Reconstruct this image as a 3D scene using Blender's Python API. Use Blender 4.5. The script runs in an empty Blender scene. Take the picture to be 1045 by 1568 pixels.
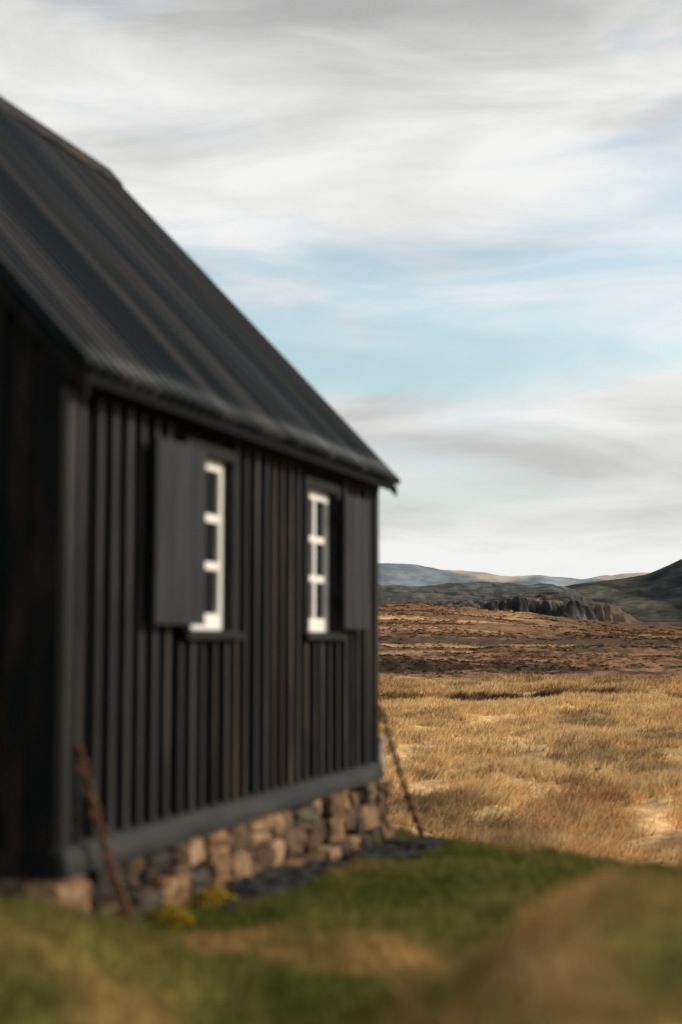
import bpy, math, random
import numpy as np
from mathutils import Vector
rng=np.random.default_rng(7); random.seed(7)
S=bpy.context.scene
EYE=1.40
# ------------------------------------------------------------ noise helpers
TAB=rng.random((256,256))
def vn(x,y):
    xi=np.floor(x).astype(int); yi=np.floor(y).astype(int)
    fx=x-xi; fy=y-yi; fx=fx*fx*(3-2*fx); fy=fy*fy*(3-2*fy)
    a=TAB[xi&255,yi&255]; b=TAB[(xi+1)&255,yi&255]; c=TAB[xi&255,(yi+1)&255]; d=TAB[(xi+1)&255,(yi+1)&255]
    return (a*(1-fx)+b*fx)*(1-fy)+(c*(1-fx)+d*fx)*fy
def fbm(x,y,o=4):
    s=0;a=.5;t=0
    for i in range(o):
        s=s+a*vn(x+17.3*i,y+31.7*i); t+=a; a*=.5; x=x*2.03; y=y*2.03
    return s/t
def sm(a,b,x):
    t=np.clip((x-a)/(b-a),0,1); return t*t*(3-2*t)
def mix(a,b,t):
    return a*(1-t)[:,None]+b*t[:,None]
C=lambda *v: np.array(v)[None,:]
# ------------------------------------------------------------ materials
def newmat(name):
    m=bpy.data.materials.new(name); m.use_nodes=True
    nt=m.node_tree; nt.nodes.clear()
    o=nt.nodes.new('ShaderNodeOutputMaterial'); p=nt.nodes.new('ShaderNodeBsdfPrincipled')
    nt.links.new(p.outputs[0],o.inputs[0]); return m,nt,p,o
def noisemat(name,c1,c2,scale=(1,1,1),ns=4,rough=.6,bump=.2,bscale=30,spec=.5,lo=.35,hi=.65,attr=None,bdist=.01,detail=5):
    m,nt,p,o=newmat(name); L=nt.links.new
    tc=nt.nodes.new('ShaderNodeTexCoord'); mp=nt.nodes.new('ShaderNodeMapping'); mp.inputs['Scale'].default_value=scale
    L(tc.outputs['Object'],mp.inputs[0])
    n=nt.nodes.new('ShaderNodeTexNoise'); n.inputs['Scale'].default_value=ns; n.inputs['Detail'].default_value=detail
    L(mp.outputs[0],n.inputs['Vector'])
    r=nt.nodes.new('ShaderNodeValToRGB'); r.color_ramp.elements[0].position=lo; r.color_ramp.elements[1].position=hi
    r.color_ramp.elements[0].color=(*c1,1); r.color_ramp.elements[1].color=(*c2,1)
    L(n.outputs['Fac'],r.inputs[0])
    if attr:
        at=nt.nodes.new('ShaderNodeAttribute'); at.attribute_name=attr
        mx=nt.nodes.new('ShaderNodeMix'); mx.data_type='RGBA'; mx.blend_type='MULTIPLY'; mx.inputs[0].default_value=1
        L(at.outputs['Color'],mx.inputs[6]); L(r.outputs[0],mx.inputs[7]); L(mx.outputs[2],p.inputs['Base Color'])
    else: L(r.outputs[0],p.inputs['Base Color'])
    p.inputs['Roughness'].default_value=rough; p.inputs['Specular IOR Level'].default_value=spec
    if bump:
        n2=nt.nodes.new('ShaderNodeTexNoise'); n2.inputs['Scale'].default_value=bscale; n2.inputs['Detail'].default_value=4
        L(mp.outputs[0],n2.inputs['Vector'])
        b=nt.nodes.new('ShaderNodeBump'); b.inputs['Strength'].default_value=bump; b.inputs['Distance'].default_value=bdist
        L(n2.outputs['Fac'],b.inputs['Height']); L(b.outputs[0],p.inputs['Normal'])
    return m
M_tar=noisemat('tarred_boards',(.0012,.002,.003),(.005,.0055,.006),(5,5,.6),4,.6,.3,14,.07,.4,.75)
M_batten=noisemat('tarred_battens',(.75,.75,.75),(2.5,2.0,1.6),(3,3,.5),2.0,.5,.3,20,.2,.47,.72,attr='Col')  # warm end of the noise paints brown glints into the colour
M_gable=noisemat('weathered_gable',(.002,.003,.004),(.017,.013,.011),(3,3,.8),2.5,.7,.3,14,.08,.45,.72)
M_trim=noisemat('tarred_trim',(.007,.009,.010),(.018,.018,.018),(2,2,2),3,.6,.2,30,.16)
M_sill=noisemat('weathered_sill',(.015,.018,.021),(.038,.038,.037),(.6,2,2),3,.6,.2,30,.2)
M_shut=noisemat('shutter_paint',(.012,.0145,.018),(.028,.031,.035),(5,5,.5),3,.55,.2,20,.2)
M_white=noisemat('white_sash_paint',(.84,.82,.78),(.90,.89,.86),(1,1,1),6,.5,.1,40)
M_rust=noisemat('rusty_iron',(.05,.028,.018),(.17,.09,.055),(1,1,1),14,.85,.4,60,.2)
M_post=noisemat('grey_weathered_wood',(.16,.15,.13),(.34,.31,.27),(6,6,1),5,.85,.4,20,.2)
M_stone=noisemat('basalt_and_sandstone',(.45,.45,.45),(1.25,1.2,1.15),(1,1,1),9,.95,.7,25,.1,attr='Col',bdist=.04)
M_mort=noisemat('earth_infill',(.008,.007,.006),(.02,.016,.012),(1,1,1),9,.95,.6,25,.1)
M_ridge=noisemat('ridge_board',(.008,.009,.010),(.07,.052,.038),(1,5,5),3,.7,.3,20,.2,.48,.7)
M_glass,nt,p,o=newmat('dark_window_glass'); p.inputs['Base Color'].default_value=(.012,.014,.016,1); p.inputs['Roughness'].default_value=.15; p.inputs['Specular IOR Level'].default_value=.2
# roof metal: sheen bands painted as pale streaks down the fall of the sheets
M_roof,nt,p,o=newmat('black_corrugated_metal'); L=nt.links.new
tc=nt.nodes.new('ShaderNodeTexCoord'); mp=nt.nodes.new('ShaderNodeMapping'); mp.inputs['Scale'].default_value=(4.2,.13,.13)
L(tc.outputs['Object'],mp.inputs[0]); n=nt.nodes.new('ShaderNodeTexNoise'); n.inputs['Scale'].default_value=1.3; n.inputs['Detail'].default_value=5; L(mp.outputs[0],n.inputs[0])
r=nt.nodes.new('ShaderNodeValToRGB'); e=r.color_ramp.elements; e[0].position=.47; e[0].color=(.0038,.0075,.0108,1); e[1].position=.74; e[1].color=(.066,.058,.053,1); L(n.outputs[0],r.inputs[0]); L(r.outputs[0],p.inputs['Base Color'])
mr=nt.nodes.new('ShaderNodeMapRange'); mr.inputs[1].default_value=.3; mr.inputs[2].default_value=.7; mr.inputs[3].default_value=.46; mr.inputs[4].default_value=.36; L(n.outputs[0],mr.inputs[0]); L(mr.outputs[0],p.inputs['Roughness'])
p.inputs['Specular IOR Level'].default_value=.17; p.inputs['Specular Tint'].default_value=(.8,.95,1,1)
# terrain
def landmat(name,s1,s2,lo,hi,bump,bd,bs,stretch=(1,1,1)):
    m,nt,p,o=newmat(name); L=nt.links.new
    g=nt.nodes.new('ShaderNodeNewGeometry'); mp=nt.nodes.new('ShaderNodeMapping'); mp.inputs['Scale'].default_value=stretch; L(g.outputs['Position'],mp.inputs[0])
    at=nt.nodes.new('ShaderNodeAttribute'); at.attribute_name='Col'; cur=at.outputs['Color']
    for s,a,b in ((s1,lo,hi),(s2,lo,hi)):
        n=nt.nodes.new('ShaderNodeTexNoise'); n.inputs['Scale'].default_value=s; n.inputs['Detail'].default_value=5; L(mp.outputs[0],n.inputs[0])
        mr=nt.nodes.new('ShaderNodeMapRange'); mr.inputs[1].default_value=.3; mr.inputs[2].default_value=.7; mr.inputs[3].default_value=a; mr.inputs[4].default_value=b; L(n.outputs[0],mr.inputs[0])
        mx=nt.nodes.new('ShaderNodeMix'); mx.data_type='RGBA'; mx.blend_type='MULTIPLY'; mx.inputs[0].default_value=1
        L(cur,mx.inputs[6]); L(mr.outputs[0],mx.inputs[7]); cur=mx.outputs[2]
    L(cur,p.inputs['Base Color']); p.inputs['Roughness'].default_value=1; p.inputs['Specular IOR Level'].default_value=.05
    n2=nt.nodes.new('ShaderNodeTexNoise'); n2.inputs['Scale'].default_value=bs; n2.inputs['Detail'].default_value=6; L(g.outputs['Position'],n2.inputs[0])
    b=nt.nodes.new('ShaderNodeBump'); b.inputs['Strength'].default_value=bump; b.inputs['Distance'].default_value=bd; L(n2.outputs[0],b.inputs['Height']); L(b.outputs[0],p.inputs['Normal'])
    return m
M_ground=landmat('heath_ground',.35,3.,.65,1.35,.8,.12,4)
M_lava=landmat('lava_rock',.02,.09,.55,1.4,.8,4,.08,(1,.5,1))
M_mount=landmat('far_mountain',.002,.012,.7,1.3,1,20,.01,(1,.4,2))
M_grass,nt,p,o=newmat('grass_blades'); L=nt.links.new
at=nt.nodes.new('ShaderNodeAttribute'); at.attribute_name='Col'; L(at.outputs['Color'],p.inputs['Base Color']); p.inputs['Roughness'].default_value=.9; p.inputs['Specular IOR Level'].default_value=.1
tr=nt.nodes.new('ShaderNodeBsdfTranslucent'); L(at.outputs['Color'],tr.inputs[0]); ms=nt.nodes.new('ShaderNodeMixShader'); ms.inputs[0].default_value=.35; L(p.outputs[0],ms.inputs[1]); L(tr.outputs[0],ms.inputs[2]); L(ms.outputs[0],o.inputs[0])
# ------------------------------------------------------------ mesh helpers
def mesh_np(name,V,F,mat,col=None,smooth=False,parent=None):
    me=bpy.data.meshes.new(name); V=np.asarray(V,float); F=np.asarray(F,int); k=F.shape[1]
    me.vertices.add(len(V)); me.vertices.foreach_set('co',V.ravel())
    me.loops.add(F.size); me.loops.foreach_set('vertex_index',F.ravel())
    me.polygons.add(len(F)); me.polygons.foreach_set('loop_start',np.arange(0,F.size,k)); me.polygons.foreach_set('loop_total',np.full(len(F),k))
    me.update(calc_edges=True)
    if col is not None:
        a=me.color_attributes.new('Col','FLOAT_COLOR','POINT'); a.data.foreach_set('color',np.hstack([col,np.ones((len(col),1))]).ravel())
    me.polygons.foreach_set('use_smooth',np.full(len(F),smooth)); me.materials.append(mat); me.update()
    ob=bpy.data.objects.new(name,me); S.collection.objects.link(ob)
    if parent: ob.parent=parent
    return ob
BF=np.array([[0,3,2,1],[4,5,6,7],[0,1,5,4],[1,2,6,5],[2,3,7,6],[3,0,4,7]])
def boxes(name,L_,mat,parent=None,bevel=0,cols=None):
    V=[];F=[];K=[]
    for i,b in enumerate(L_):
        x0,x1,y0,y1,z0,z1=b[:6]
        V+=[(x0,y0,z0),(x1,y0,z0),(x1,y1,z0),(x0,y1,z0),(x0,y0,z1),(x1,y0,z1),(x1,y1,z1),(x0,y1,z1)]
        F+=(BF+8*i).tolist()
        if cols: K+=[cols[i]]*8
    ob=mesh_np(name,V,F,mat,np.array(K) if cols else None,parent=parent)
    if bevel:
        m=ob.modifiers.new('bevel','BEVEL'); m.width=bevel; m.segments=2
    return ob
def poly(name,V,F,mat,parent=None):
    me=bpy.data.meshes.new(name); me.from_pydata(V,[],F); me.materials.append(mat); me.update()
    ob=bpy.data.objects.new(name,me); S.collection.objects.link(ob)
    if parent: ob.parent=parent
    return ob
def uv(x,y):
    rx=x+1.32; ry=y-6.7; return .3158*rx+.9488*ry, -.9488*rx+.3158*ry
# ------------------------------------------------------------ terrain functions
PY=np.array([0,24,40,85,130,200,300,450,600,700,9000.]); PZ=np.array([-2,-2,-2.1,-2.1,-1.8,-.8,1.4,8,17,13,13.])
def edgef(x):
    e=np.clip(np.where(x>.6,11.2-1.45*(x-.6),11.6),3.5,99); return np.where(x<-6,11.6,e)
def bank(x): return 87+12*(fbm(x/22,x*0+3.3,3)-.5)+2.5*(fbm(x/2.5,x*0+7.3,3)-.5)
def bank2(x): return 150+26*(fbm(x/40+5,x*0+1.3,3)-.5)+4*(fbm(x/4,x*0+4.3,3)-.5)
def height(x,y):
    z0=.05-.05*np.clip(y-6.7,0,8)
    z0=z0+.46*np.exp(-((x+1.05)/.75)**2-((y-4.8)/.85)**2)
    sx=np.where(x<.75,.62,1.6)
    z0=z0+.66*np.exp(-((x-.75)/sx)**2-((y-3.8)/1.05)**2)
    nearm=sm(12,5,np.abs(y))
    z0=z0+(fbm(x*1.3+5,y*1.3+9,3)-.5)*.22*(.35+.65*nearm)+(fbm(x*4,y*4,2)-.5)*.09
    s=sm(0,9,y-edgef(x))
    yy=np.abs(y)
    zf=np.interp(yy,PY,PZ)
    r=np.hypot(x,y)
    zf=zf+(fbm(x/6,y/7,4)-.5)*1.3*sm(14,30,r)+(fbm(x/1.3,y/1.6,3)-.5)*.42+(fbm(x/60,y/45,4)-.5)*5*sm(120,420,r)
    d=y-bank(x); zf=zf+(.50*sm(0,1.2,d)*sm(45,3,d))*(.2+1.1*fbm(x/6,x*0+2,3))-.15*np.exp(-(d/1.5)**2)
    d=y-bank2(x); zf=zf+1.1*sm(0,1.6,d)*sm(60,3,d)*sm(.42,.6,fbm(x/30+8,x*0+2,2))
    zf=zf-sm(300,600,r)*np.clip(x/r-.05,0,1)*55
    s=np.where(y<-20,1,s)
    return z0*(1-s)+zf*s
def gcol(x,y):
    n=len(x); R=lambda *v: np.repeat(C(*v),n,0)
    n1=fbm(x*1.1+3,y*1.1+8,4); n2=fbm(x*3+7,y*3,3); r=np.hypot(x,y)
    green=R(.085,.100,.019); olive=R(.18,.15,.040); brown=R(.40,.245,.095)
    mound=np.exp(-((x-.45)/.60)**2-((y-3.9)/.60)**2)
    t=sm(.40,.60,n1*.62+n2*.38+.24*mound-.16*sm(5.6,7,y)-.10*sm(1.3,.4,np.abs(x+.25))*sm(6,5,y))
    c=mix(green,brown,t); c=mix(c,olive,sm(.4,.7,fbm(x*2+11,y*2+4,3))*.6)
    f1=fbm(x/9,y/22+4,5); f2=fbm(x/1.8,y/3.2,4); f3=fbm(x/90+9,y/22,5)
    gold=R(.68,.44,.21); rust=R(.46,.27,.12); dark=R(.085,.060,.040); mossy=R(.20,.165,.07)
    f=mix(gold,rust,sm(.40,.60,f1*.5+f2*.5)); f=mix(f,mossy,sm(.56,.66,fbm(x/2.6+40,y/5,4))*.6); f=mix(f,dark,sm(.64,.72,fbm(x/.9+4,y/1.5,3))*.4)
    ry=np.abs(y)
    reddish=R(.25,.14,.080)
    heath=mix(reddish,dark,sm(.40,.54,f3*.6+f2*.4)); heath=mix(heath,gold*.62,sm(.55,.64,fbm(x/70+3,y/12,5))*.8)
    f=mix(f,heath,sm(98,128,ry+14*(f1-.5)))
    farg=mix(gold*.85,rust*.95,sm(.4,.6,fbm(x/60,y/20,4))); farg=mix(farg,reddish*.8,sm(.52,.60,fbm(x/130+50,y/25+3,5)))
    f=mix(f,farg,sm(340,410,ry+40*(f3-.5))*(1-sm(.115,.16,x/r+.05*(f1-.5))))
    f=mix(f,reddish*.5,sm(.13,.17,x/r+.05*(f1-.5))*sm(330,430,ry)*.8)
    d=y-bank(x); f=mix(f,dark*.8,sm(-.5,0,d)*sm(1.8,1.,d)*(.5+.5*sm(.4,.55,fbm(x/5,x*0+9,3)))); f=mix(f,gold*1.1,sm(-24,-8,d)*sm(-.4,-1.5,d)*.85); f=mix(f,gold*.85,sm(1.2,2.4,d)*sm(9,4,d)*.7)
    d=y-bank2(x); f=mix(f,dark*.6,sm(-.8,0,d)*sm(2.4,1.6,d)*sm(.40,.5,fbm(x/30+8,x*0+2,2)))
    return mix(c,f,sm(.8,3.5,y-edgef(x)+1.5*(n1-.5)))
def sheet(name,angs,ds,hf,cf,mat):
    A,D=np.meshgrid(np.radians(angs),ds); x=(np.sin(A)*D).ravel(); y=(np.cos(A)*D).ravel()
    z=hf(x,y); V=np.stack([x,y,z],1); n=len(angs); m=len(ds)
    i,j=np.meshgrid(np.arange(n-1),np.arange(m-1)); a=(j*n+i).ravel()
    F=np.stack([a,a+1,a+n+1,a+n],1)
    return mesh_np(name,V,F[:,::-1],mat,cf(x,y),True)
angs=np.concatenate([np.arange(-180,-24,3.),np.arange(-22,-8,.3),np.arange(-8,18,.08),np.arange(18,22.01,.3),np.arange(24,180.1,3.)])
ds=np.concatenate([[.02],.3*1.015**np.arange(0,522),np.arange(79,97,.3),np.arange(138,166,.6),np.geomspace(740,9000,40)]); ds=np.unique(ds)
sheet('ground',angs,ds,height,gcol,M_ground)
# lava plateau
def h_lava(x,y):
    r=np.hypot(x,y); a=x/np.abs(y)
    z=np.interp(r,[640,760,1000,1500,2000,2600],[9,15,31,58,78,60])
    z=z+(fbm(x/160,y/160,5)-.5)*22*sm(700,1100,r)+(fbm(x/35,y/35,4)-.5)*8*sm(660,760,r)
    rt=sm(.150,.20,a+.02*(fbm(x/60,y/60,3)-.5)); z=z*(1-rt)+(10+.006*(r-640))*rt
    mk=sm(-.02,.14,a)*sm(.212,.184,a+.020*(fbm(y/9,x/9,3)-.5)); cl=sm(700,722,r+60*(fbm(x/9,y/60,4)-.5)+36*(fbm(x/45,y/90,2)-.5)+60*sm(.12,.05,a)-20)
    z=z+mk*cl*sm(1000,760,r)*(9*(.35+1.0*fbm(x/26,y/30,4))+3.8*(fbm(x/2.2,y/5,3)-.5))
    return z-16*sm(672,640,r)
def c_lava(x,y):
    n_=len(x); R=lambda *v: np.repeat(C(*v),n_,0); a_=x/np.abs(y)
    r=np.hypot(x,y); n=fbm(x/60,y/60,5); n2=fbm(x/9,y/14,4)
    c=mix(R(.04,.043,.045),R(.13,.118,.105),sm(.48,.66,n2)); c=mix(c,R(.085,.082,.058),sm(.45,.6,n)*.6)
    rock=mix(R(.032,.033,.037),R(.20,.17,.148),sm(.44,.66,fbm(x/2.5,y/8,4)))
    mk=sm(.00,.10,a_)*sm(.208,.192,a_)*sm(670,690,r)*sm(800,745,r)
    c=mix(c,rock,mk*.9)
    c=mix(c,R(.10,.07,.052),sm(.165,.19,a_)*.85)
    return mix(c,R(.14,.17,.195),sm(900,2300,r)*.45)  # bluish distance haze blended into the rock colour
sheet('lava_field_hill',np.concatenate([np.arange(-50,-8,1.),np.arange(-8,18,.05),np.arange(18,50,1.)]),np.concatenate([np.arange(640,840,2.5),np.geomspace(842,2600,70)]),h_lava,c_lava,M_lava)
# dark hillside on the right
def h_side(x,y):
    r=np.hypot(x,y); a=x/np.abs(y)
    top=np.interp(a,[.05,.12,.145,.165,.20,.215,.24,.30,.45,.8],[.0,.028,.037,.0405,.0435,.0455,.0550,.084,.12,.13])
    base=np.interp(r,[1100,1220],[0,17.])
    f=sm(1180,1850,r+120*(fbm(x/90,y/90,3)-.5)-900*np.clip(.235-a,-.1,.1))
    f=f**.8
    z=base+(EYE+top*1850-17)*f*sm(2700,2000,r)
    return z+(fbm(x/60,y/260,4)-.5)*26*f*sm(1900,1500,r)
def c_side(x,y):
    n=fbm(x/40,y/260,5); return mix(np.repeat(C(.028,.031,.034),len(x),0),np.repeat(C(.085,.082,.062),len(x),0),sm(.42,.68,n))
sheet('dark_hillside',np.concatenate([np.arange(3,18,.06),np.arange(18,50,.8)]),np.geomspace(1100,2700,120),h_side,c_side,M_lava)
def h_far(x,y):
    r=np.hypot(x,y); a=x/np.abs(y)
    top=np.interp(a,[-.6,-.2,.0,.028,.05,.07,.1,.12,.14,.17,.3,.7],[.05,.062,.055,.0540,.0525,.0480,.0478,.0455,.0463,.042,.045,.05])
    f=sm(3200,5200,r)
    return 20+(top*5200-20)*f*sm(7200,5400,r)+(fbm(x/330,y/500,5)-.5)*60*f
def c_far(x,y):
    n=fbm(x/260,y/700,5); return mix(np.repeat(C(.19,.23,.26),len(x),0),np.repeat(C(.42,.37,.31),len(x),0),sm(.43,.57,n))  # pale blue aerial haze is baked into these colours
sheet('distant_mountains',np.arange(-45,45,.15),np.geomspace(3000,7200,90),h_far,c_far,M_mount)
# ------------------------------------------------------------ grass
def blades(name,x,y,h,w,lean,colf,jit=.25,wind=0.):
    n=len(x); z=height(x,y)-.01; th=rng.random(n)*6.283; dx=np.cos(th)*w; dy=np.sin(th)*w
    lx=rng.normal(0,1,n)*lean*h+wind*h; ly=rng.normal(0,1,n)*lean*h
    V=np.empty((n,3,3)); V[:,0]=np.stack([x-dx,y-dy,z],1); V[:,1]=np.stack([x+dx,y+dy,z],1); V[:,2]=np.stack([x+lx,y+ly,z+h],1)
    c=colf(x,y)*(1+rng.normal(0,jit,n))[:,None].clip(.3,1.9)
    c=np.repeat(c.clip(0,.8),3,0)
    return mesh_np(name,V.reshape(-1,3),np.arange(3*n).reshape(-1,3),M_grass,c)
def inside_house(x,y,m=.1):
    u,v=uv(x,y)
    return (u>-.1-m)&(u<5.1+m)&(v>-.16)&(v<5+m)
def slate(x,y):
    u,v=uv(x,y); c=-.34-.10*np.sin(u*1.7); w=.15+.16*(fbm(u*3,v*3,3)-.3)
    return (u>.9)&(u<5.4)&(np.abs(v-c)<w*sm(.8,1.8,u))
n=170000; Y=np.sqrt(rng.uniform(1.8**2,13**2,n)); X=Y*rng.uniform(-.34,.36,n); k=~inside_house(X,Y)&~(slate(X,Y)&(rng.random(n)<.85)); X=X[k];Y=Y[k]
h=.03+.05*rng.random(len(X))*(.5+fbm(X*2,Y*2,2))
blades('meadow_grass',X,Y,h,.005+.002*rng.random(len(X)),.5,lambda x,y:gcol(x,y)*1.2)
nt_=70000; u=rng.random(nt_); Y=11*(110/11)**(u**.8); X=Y*rng.uniform(-.02,.33,nt_)
k=(Y>edgef(X)+1.2)&(~inside_house(X,Y)); X=X[k];Y=Y[k]
dens=fbm(X/1.6,Y/3.0,3); k=dens+rng.normal(0,.05,len(X))>.48; X=X[k];Y=Y[k]
B=9; ts=(.11+.17*rng.random(len(X)))*(.7+.009*Y); xb=np.repeat(X,B)+rng.normal(0,1,len(X)*B)*np.repeat(.10+.003*Y,B); yb=np.repeat(Y,B)+rng.normal(0,.12,len(X)*B)
hb=np.repeat(ts,B)*rng.uniform(.6,1.3,len(xb))
tc_=np.repeat(rng.uniform(.65,1.3,len(X)),B)
blades('dry_grass_field',xb,yb,hb,.006+.0005*yb,.45,lambda x,y:gcol(x,y)*tc_[:,None]*1.12,.2,.4)
n=30000; Y=100*(600/100)**rng.random(n); X=Y*rng.uniform(-.03,.33,n); k=fbm(X/24,Y/9,4)+rng.normal(0,.06,n)>.53; X=X[k];Y=Y[k]
cc=rng.uniform(.40,1.15,len(X))
blades('heather_scrub',X,Y,.0012*Y*rng.uniform(.4,1.2,len(X)),.0026*Y*rng.uniform(.5,1.6,len(X)),.3,lambda x,y:gcol(x,y)*cc[:,None],.1)
# ------------------------------------------------------------ rocks / stones
def cube_sphere(k=4):
    V=[];F=[]
    lin=np.linspace(-1,1,k+1)
    for ax in range(3):
        for s in (-1,1):
            b=len(V)
            for a in lin:
                for c in lin:
                    q=[0,0,0]; q[ax]=s; q[(ax+1)%3]=a; q[(ax+2)%3]=c*s; V.append(q)
            for i in range(k):
                for j in range(k):
                    a0=b+i*(k+1)+j; F.append([a0,a0+k+1,a0+k+2,a0+1])
    return np.array(V,float),np.array(F)
CS={4:cube_sphere(4),2:cube_sphere(2)}
def rocks(name,items,mat,parent=None,rounding=.35,jit=.1,k=4):
    CV,CF=CS[k]; VV=[];FF=[];CC=[];b=0
    nrm=CV/np.linalg.norm(CV,axis=1)[:,None]
    for c,s,rz,cl in items:
        P=CV*(1-rounding)+nrm*rounding*1.15
        o=rng.random(3)*50
        d=np.stack([vn(CV[:,0]*1.4+CV[:,2]*.9+o[0]+20,CV[:,1]*1.4+o[1]+20+CV[:,2]*.7),vn(CV[:,1]*1.4+CV[:,0]+o[1]+40,CV[:,2]*1.4+o[2]+20),vn(CV[:,2]*1.4+o[2]+60,CV[:,0]*1.4+CV[:,1]*.6+o[0]+20)],1)-.5
        P=(P+d*jit*4)*np.array(s); ca,sa=math.cos(rz),math.sin(rz)
        P=np.stack([P[:,0]*ca-P[:,1]*sa,P[:,0]*sa+P[:,1]*ca,P[:,2]],1)+np.array(c)
        VV.append(P);FF.append(CF+b);b+=len(P);CC.append(np.repeat(np.array([cl]),len(P),0))
    return mesh_np(name,np.vstack(VV),np.vstack(FF),mat,np.vstack(CC),False,parent)
# ------------------------------------------------------------ house
H=bpy.data.objects.new('black_wooden_house',None); S.collection.objects.link(H)
ang=math.atan2(.9488,.3158); H.location=(-1.32,6.70,0); H.rotation_euler=(0,0,ang)
def loc2w(u,v): return (-1.32+.3158*u-.9488*v, 6.70+.9488*u+.3158*v)
LN=5.0; W=4.82; Z0=.343; ZT=EYE+1.30; RID=EYE+4.05; SL=(RID-(EYE+1.27))/(W/2+.2)
wins=[(1.37,1.97,1.465,2.475),(3.33,3.93,1.465,2.475)]
wl=[]; T=.1; prev=0
for a,b,c,d in wins:
    wl.append((prev,a,0,T,Z0,ZT)); wl.append((a,b,0,T,Z0,c)); wl.append((a,b,0,T,d,ZT)); prev=b
wl.append((prev,LN,0,T,Z0,ZT))
wl.append((0,LN,W-T,W,Z0,ZT))
boxes('long_walls',wl,M_tar,H)
def gable(name,x0,x1,mat):
    zr=RID-.03; zt=EYE+1.27+.2*SL-.05
    P=[(T,Z0),(W-T,Z0),(W-T,zt+T*SL),(W/2,zr-.02),(T,zt+T*SL)]
    V=[(x0,a,b) for a,b in P]+[(x1,a,b) for a,b in P]
    F=[(0,1,2,3,4)[::-1],(5,6,7,8,9)]+[(i,(i+1)%5,(i+1)%5+5,i+5) for i in range(5)]
    return poly(name,V,F,mat,H)
gable('near_gable_wall',0.0,T,M_gable); gable('far_gable_wall',LN-T,LN,M_tar)
gb=[]; y=.003
while y<W-.1:
    top=EYE+1.27+.2*SL-.1+min(y,W-y-.14)*SL
    gb.append((-.022-.006*random.random(),-.001,y,y+.144,Z0+.02,top)); y+=.15
boxes('gable_boards',gb,M_gable,H,.004)
bt=[]; bc=[]; u=.15
while u<LN-.05:
    w=.022+.006*random.random(); pr=-.034-.010*random.random(); du=random.uniform(-.012,.012)
    inw=any(a-.10<u<b+.10 for a,b,c,d in wins)
    bt.append((u+du-w,u+du+w,pr,-.001,Z0+.11,1.40 if inw else ZT-.002))
    f=random.uniform(.6,1.45); wm=(random.random()<.35) if (1.2<u<3.4) else 0
    bc.append((.044*f,.036*f,.030*f) if wm else (.024*f,.0265*f,.030*f))  # some mid-wall battens carry a brown sheen painted into their colour
    u+=.163+random.uniform(-.012,.012)
boxes('battens',bt,M_batten,H,.008,bc)
boxes('corner_boards',[(-.028,.06,-.045,-.002,Z0,ZT-.01),(LN-.08,LN+.02,-.045,-.002,Z0,ZT-.01)],M_batten,H,.006,[(.022,.023,.024),(.014,.016,.017)])
V=[];F=[]
def prism(prof,x0,x1):
    b=len(V); k=len(prof)
    V.extend([(x0,a,c) for a,c in prof]+[(x1,a,c) for a,c in prof])
    F.append([b+i for i in range(k)][::-1]); F.append([b+k+i for i in range(k)])
    for i in range(k): F.append([b+i,b+(i+1)%k,b+(i+1)%k+k,b+i+k])
prism([(0.05,Z0-.03),(-.075,Z0-.03),(-.075,Z0+.02),(-.055,Z0+.10),(-.0015,Z0+.118),(0.05,Z0+.0)],-.03,LN+.03)
poly('sill_board',V,F,M_sill,H)
boxes('gable_sill_board',[(-.055,-.031,-.03,W,Z0-.03,Z0+.08)],M_gable,H,.004)
boxes('wall_plate',[(-.03,LN+.02,-.05,-.0015,ZT-.10,ZT+.05)],M_tar,H,.004)
cas=[];sash=[];gl=[]
for a,b,c,d in wins:
    cas+=[(a-.085,a-.001,-.055,-.002,c-.05,d+.075),(b+.001,b+.085,-.055,-.002,c-.05,d+.075),(a,b,-.053,.001,d+.001,d+.075),(a-.10,b+.10,-.085,-.056,c-.055,c-.012),(a,b,-.0555,.001,c-.05,c-.001)]
    s0,s1=.012,.05; f=.066
    sash+=[(a+.002,a+f,s0,s1,c+.001,d-.001),(b-f,b-.002,s0,s1,c+.001,d-.001),(a+f,b-f,s0,s1,d-f,d-.001),(a+f,b-f,s0,s1,c+.001,c+f+.03)]
    m=(a+b)/2; sash+=[(m-.024,m+.024,s0+.004,s1,c+f+.03,d-f)]
    hh=(d-f)-(c+f+.03)
    for q in (1,2):
        zz=c+f+.03+hh*q/3
        sash+=[(a+f,m-.024,s0+.006,s1,zz-.024,zz+.024),(m+.024,b-f,s0+.006,s1,zz-.024,zz+.024)]
    gl.append((a+.03,b-.03,.035,.045,c+.03,d-.03))
boxes('window_casings',cas,M_trim,H,.004); boxes('window_sashes',sash,M_white,H,.003); boxes('window_glass',gl,M_glass,H)
boxes('wall_backing',[(a-.05,b+.05,T+.002,T+.02,c-.05,d+.05) for a,b,c,d in wins],M_tar,H)
sh=[];hg=[]
for a,b in ((.76,1.385),(3.90,4.47)):
    k=4; w=(b-a)/k
    for i in range(k): sh.append((a+i*w+.001,a+(i+1)*w-.001,-.128-.002*(i%2),-.102,1.49,2.47+.004*(i%3)))
    for zz in (1.66,2.26): sh.append((a+.03,b-.03,-.101,-.078,zz,zz+.09))
    e=b if a<2 else a
    for zz in (1.68,2.28): hg.append((e-.04,e+.04,-.077,-.0565,zz,zz+.045))
boxes('shutters',sh,M_shut,H,.002); boxes('shutter_hinges',hg,M_tar,H)
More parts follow.
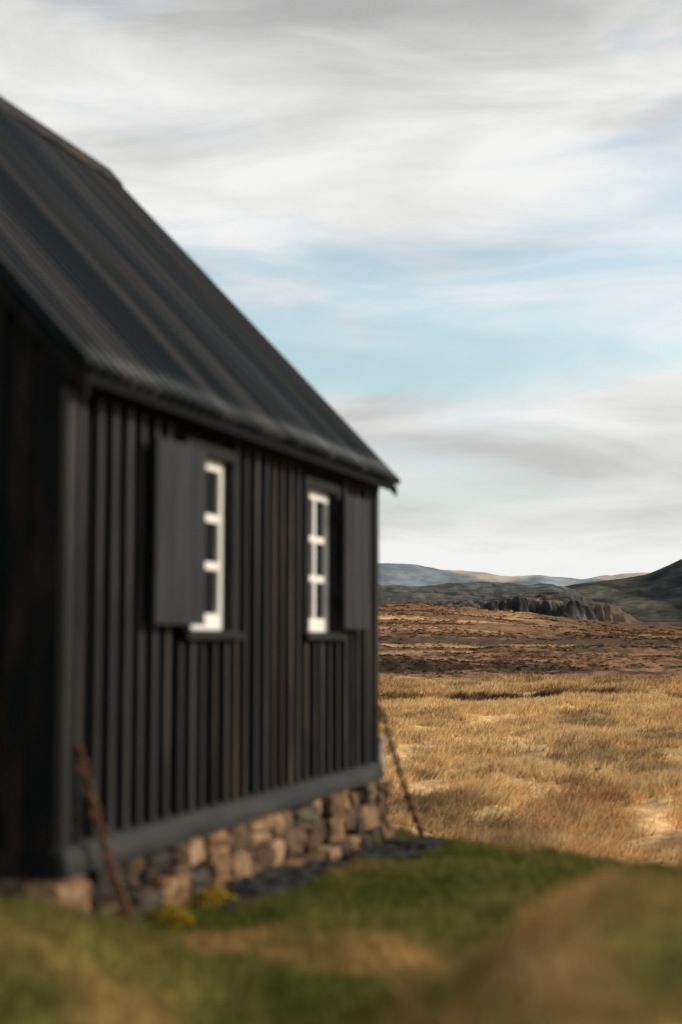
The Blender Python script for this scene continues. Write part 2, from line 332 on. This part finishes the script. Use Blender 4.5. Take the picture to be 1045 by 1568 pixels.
def roof(name,side):
    p=.125; nu=int(5.22/p*10); U=np.linspace(-.14,LN+.08,nu); K=14
    T_=np.linspace(0,1,K); sl=math.atan(SL); nx,nz=-math.sin(sl),math.cos(sl)
    UU,TT=np.meshgrid(U,T_)
    lap=(np.floor((UU+.14)/.875)%2)*.006
    amp=.030*np.sin(UU/p*2*np.pi)+lap+.010*(fbm(UU*1.1,TT*3+side*7,3)-.5)*2
    v=-.2+TT*(W/2+.2)+nx*amp; z=(EYE+1.27)+TT*(RID-EYE-1.27)+nz*amp
    if side: v=W-v
    V=np.stack([UU.ravel(),v.ravel(),z.ravel()],1); i,j=np.meshgrid(np.arange(nu-1),np.arange(K-1)); a=(j*nu+i).ravel()
    F=np.stack([a,a+1,a+nu+1,a+nu],1); 
    if side: F=F[:,::-1]
    ob=mesh_np(name,V,F,M_roof,None,True,H); m=ob.modifiers.new('t','SOLIDIFY'); m.thickness=.004; m.offset=-1
roof('roof_front_slope',0); roof('roof_back_slope',1)
V=[];F=[]
ev=EYE+1.27
def slab(x0,x1,t0,t1,side=0,lo=-.2):
    f=lambda v,o: (v if not side else W-v, ev+(v+.2)*SL-o)
    prism([f(lo,t0),f(W/2,t0),f(W/2,t1),f(lo,t1)],x0,x1)
slab(-.10,LN+.05,.055,.09,0,-.17); slab(-.10,LN+.05,.055,.09,1,-.17); poly('roof_deck',V,F,M_tar,H)
V=[];F=[]
slab(-.135,-.102,.05,.15,0,-.19); slab(-.135,-.102,.05,.15,1,-.19); slab(LN+.052,LN+.075,.05,.13,0,-.18); slab(LN+.052,LN+.075,.05,.13,1,-.18); poly('barge_boards',V,F,M_gable,H)
V=[];F=[]
slab(-.15,-.09,-.052,-.040,0,-.2); slab(-.15,-.09,-.052,-.040,1,-.2)
poly('verge_flashing',V,F,M_trim,H)
V=[];F=[]
prism([(W/2-.13,RID-.13*SL+.052),(W/2,RID+.058),(W/2+.13,RID-.13*SL+.052),(W/2+.13,RID-.13*SL+.080),(W/2,RID+.090),(W/2-.13,RID-.13*SL+.080)],-.14,LN-.02); poly('ridge_cap',V,F,M_ridge,H)
boxes('eave_fascia',[(-.10,LN+.05,-.175,-.150,ev-.065,ev-.012)],M_tar,H,.003)
# foundation
def gw(u,v):
    X_,Y_=loc2w(u,v); return float(height(np.array([X_]),np.array([Y_]))[0])
items=[]
pal=[(.19,.12,.07),(.26,.17,.10),(.14,.098,.068),(.085,.070,.058),(.32,.22,.135),(.062,.055,.048),(.22,.135,.075),(.13,.09,.06)]
for face in (0,1):
    zc=Z0-.035; row=0
    while zc>-.3:
        hh=random.uniform(.12,.17); s=-.08
        Lr=LN+.1 if face==0 else W
        while s<Lr:
            w=random.uniform(.14,.46); out=.015+.035*row+random.uniform(-.03,.035)
            c=random.choice(pal); f=random.uniform(.7,1.3); c=tuple(q*f for q in c)
            parts=[(zc-hh/2+random.uniform(-.02,.02),hh*random.uniform(.8,1.1))]
            if random.random()<.25: parts=[(zc-hh*.25,hh*.48),(zc-hh*.75,hh*.48)]
            for zq,hz in parts:
                if face==0: items.append(((s+w/2,-out+.04,zq),(w/2*.95,.10,hz/2),random.uniform(-.10,.10),c))
                else: items.append(((-out+.04,s+w/2,zq),(.10,w/2*.95,hz/2),random.uniform(-.06,.06),c))
            s+=w
        zc-=hh; row+=1
rocks('stone_foundation',items,M_stone,H,.32,.12)
boxes('foundation_core',[(0.02,LN-.02,.03,W,-.6,Z0-.04)],M_mort,H)
# ------------------------------------------------------------ slate gravel
it=[]; tries=0
while len(it)<2200 and tries<60000:
    tries+=1
    u=random.uniform(.9,5.4); v=random.uniform(-.75,-.14); X_,Y_=loc2w(u,v)
    if not slate(np.array([X_]),np.array([Y_]))[0]: continue
    s=random.uniform(.012,.045); z=gw(u,v); g=random.uniform(.010,.065); it.append(((X_,Y_,z+s*.35),(s,s*random.uniform(.6,1),s*.5),random.random()*3,(g,g*1.02,g*1.15)))
rocks('slate_gravel_strip',it,M_stone,None,.4,.1,2)
# ------------------------------------------------------------ chains
def chain(name,p0,p1,sag,r=.014,ln=.075):
    p0=Vector(p0);p1=Vector(p1);V=[];F=[];n=int((p1-p0).length/(ln*.72))
    pts=[p0.lerp(p1,i/n)+Vector((0,0,-sag*4*(i/n)*(1-i/n))) for i in range(n+1)]
    for i in range(n):
        c=(pts[i]+pts[i+1])/2; d=(pts[i+1]-pts[i]).normalized(); s=d.cross(Vector((0,0,1))).normalized(); t=d.cross(s)
        if i%2: s=t
        nn=d.cross(s); b=len(V); K=14;Q=6
        for k in range(K):
            a=2*math.pi*k/K; o=c+d*(math.cos(a)*ln*.5)+s*(math.sin(a)*ln*.3); rad=(d*math.cos(a)+s*math.sin(a)).normalized()
            for q in range(Q):
                f=2*math.pi*q/Q; V.append(tuple(o+rad*(r*math.cos(f))+nn*(r*math.sin(f))))
        for k in range(K):
            for q in range(Q): F.append((b+k*Q+q,b+((k+1)%K)*Q+q,b+((k+1)%K)*Q+(q+1)%Q,b+k*Q+(q+1)%Q))
    ob=poly(name,V,F,M_rust); 
    for p_ in ob.data.polygons: p_.use_smooth=True
    return ob
x1,y1=loc2w(.345,-.246); x0,y0=loc2w(.10,-.055)
chain('anchor_chain',(x0,y0,.90),(x1,y1,gw(.345,-.246)),.05,.010,.07)
x1,y1=loc2w(5.09,-.40); x0,y0=loc2w(5.0,-.06)
chain('anchor_chain.001',(x0,y0,.88),(x1,y1,gw(5.09,-.4)),.06,.012,.07)
X_,Y_=loc2w(5.12,.02); pz=gw(5.12,.0)
po=boxes('wooden_post',[(-.055,.055,-.055,.055,pz-.2,.60),(-.07,.07,-.07,.07,.601,.635)],M_post,None,.012); po.location=(X_,Y_,0); po.rotation_euler=(0,.03,ang)
def plant(name,u,v,rad,nn):
    X_,Y_=loc2w(u,v); Vt=[];Ct=[]; z=gw(u,v)
    for i in range(nn):
        a=random.random()*6.283; r_=rad*math.sqrt(random.random()); px=X_+math.cos(a)*r_; py=Y_+math.sin(a)*r_; hz=z+random.uniform(.02,.13)*(1.3-r_/rad)
        s=random.uniform(.008,.02); yel=random.random()<.55
        c=(.55,.37,.03) if yel else (.09,.11,.02)
        n_=Vector((random.gauss(0,.6),random.gauss(0,.6),1)).normalized(); t=n_.orthogonal().normalized(); q=n_.cross(t)
        for k in range(3):
            aa=k*2.094+a; w_=Vector((px,py,hz))+t*math.cos(aa)*s+q*math.sin(aa)*s; Vt.append(tuple(w_)); Ct.append(c)
    mesh_np(name,Vt,np.arange(len(Vt)).reshape(-1,3),M_grass,np.array(Ct))
plant('yellow_flowering_plant',1.25,-.26,.17,1000); plant('yellow_flowering_plant.001',.66,-.28,.12,600)
def fieldrock(name,x,y,s):
    it=[]
    for i in range(4):
        xx=x+random.gauss(0,s*1.3); yy=y+random.gauss(0,s); z=float(height(np.array([xx]),np.array([yy]))[0]); q=s*random.uniform(.5,1.1)
        it.append(((xx,yy,z+q*.3+.03),(q,q*.8,q*.5),random.random()*3,(.06,.062,.065)))
    rocks(name,it,M_stone,None,.5,.12)
fieldrock('field_rock',6.9,39,.16); fieldrock('field_rock.001',3.9,29.5,.10)
# ------------------------------------------------------------ light
el=math.radians(28); az=math.radians(86)
sd=Vector((math.sin(az)*math.cos(el),math.cos(az)*math.cos(el),math.sin(el)))
sl_=bpy.data.lights.new('sun','SUN'); sl_.energy=3.5; sl_.angle=math.radians(4); sl_.color=(1,.88,.74)
so=bpy.data.objects.new('sun',sl_); S.collection.objects.link(so); so.rotation_euler=sd.to_track_quat('Z','Y').to_euler()
w=bpy.data.worlds.new('World'); S.world=w; w.use_nodes=True; nt=w.node_tree; nt.nodes.clear(); L=nt.links.new
def N(t,**k):
    n=nt.nodes.new(t)
    for a,b in k.items(): setattr(n,a,b)
    return n
out=N('ShaderNodeOutputWorld'); bg=N('ShaderNodeBackground'); bg.inputs[1].default_value=.1
sky=N('ShaderNodeTexSky',sky_type='NISHITA'); sky.sun_disc=False; sky.sun_elevation=el; sky.sun_rotation=az; sky.air_density=1; sky.dust_density=1.5
tc=N('ShaderNodeTexCoord'); sp=N('ShaderNodeSeparateXYZ'); L(tc.outputs['Generated'],sp.inputs[0])
def math_(op,a,b=None,c=None):
    n=N('ShaderNodeMath',operation=op)
    for i,v in enumerate((a,b,c)):
        if v is None: continue
        if isinstance(v,(int,float)): n.inputs[i].default_value=v
        else: L(v,n.inputs[i])
    return n.outputs[0]
def noise(sc,scale,detail,dist,off=(0,0,0),rough=.5,rot=4):
    mp=N('ShaderNodeMapping'); mp.inputs['Scale'].default_value=sc; mp.inputs['Location'].default_value=off; mp.inputs['Rotation'].default_value=(0,math.radians(rot),0); L(tc.outputs['Generated'],mp.inputs[0])
    n=N('ShaderNodeTexNoise'); n.inputs['Scale'].default_value=scale; n.inputs['Detail'].default_value=detail; n.inputs['Distortion'].default_value=dist; n.inputs['Roughness'].default_value=rough; L(mp.outputs[0],n.inputs[0]); return n.outputs[0]
def ramp(v,stops,mode='EASE'):
    r=N('ShaderNodeValToRGB'); r.color_ramp.interpolation=mode; el_=r.color_ramp.elements
    while len(el_)<len(stops): el_.new(.5)
    for e_,(p_,g) in zip(el_,stops): e_.position=p_; e_.color=(g,g,g,1)
    L(v,r.inputs[0]); return r.outputs[0]
nA=noise((4.8,4.8,19),1,6,.5,(2,0,0),.52); nB=noise((2.6,2.6,9),1,3,.5,(7,3,1),.5,8); nC=noise((5,5,19),1,6,.45,(1,8,4),.52,6)
cov=ramp(math_('ADD',sp.outputs[2],math_('MULTIPLY',math_('SUBTRACT',nB,.5),.12)),[(0,.9),(.15,.82),(.195,.40),(.25,.30),(.29,.62),(.32,.95),(1,.9)],'LINEAR')
cv=math_('ADD',cov,math_('MULTIPLY',math_('SUBTRACT',nA,.5),2.3))
cvr=ramp(cv,[(.15,.34),(.85,1)])
br=ramp(sp.outputs[2],[(0,.92),(.065,.90),(.09,.76),(.13,.72),(.18,.86),(.3,.86),(.37,.74),(.42,.60),(.6,.5),(1,.5)])
bb=math_('ADD',br,math_('MULTIPLY',math_('SUBTRACT',nC,.5),1.0))
bb=math_('MULTIPLY',math_('MINIMUM',math_('MAXIMUM',bb,.46),.91),10)
cc_=N('ShaderNodeMix',data_type='RGBA',blend_type='MULTIPLY'); cc_.inputs[0].default_value=1; L(bb,cc_.inputs[6]); cc_.inputs[7].default_value=(.99,.985,.98,1)
sb=N('ShaderNodeMix',data_type='RGBA',blend_type='MULTIPLY'); sb.inputs[0].default_value=1; L(sky.outputs[0],sb.inputs[6]); sb.inputs[7].default_value=(1.95,2.1,1.8,1)
mx=N('ShaderNodeMix',data_type='RGBA'); L(cvr,mx.inputs[0]); L(sb.outputs[2],mx.inputs[6]); L(cc_.outputs[2],mx.inputs[7])
L(mx.outputs[2],bg.inputs[0]); L(bg.outputs[0],out.inputs[0])
# ------------------------------------------------------------ camera
cd=bpy.data.cameras.new('camera'); cam=bpy.data.objects.new('camera',cd); S.collection.objects.link(cam); S.camera=cam
cd.sensor_fit='VERTICAL'; cd.sensor_height=36; cd.lens=50; cd.clip_start=.05; cd.clip_end=20000
cam.location=(0,0,EYE); cam.rotation_euler=(math.radians(90)+math.atan(.09095),0,0)
cd.dof.use_dof=True; cd.dof.focus_distance=150; cd.dof.aperture_fstop=.95
S.view_settings.view_transform='Standard'; S.view_settings.look='None'; S.view_settings.exposure=0
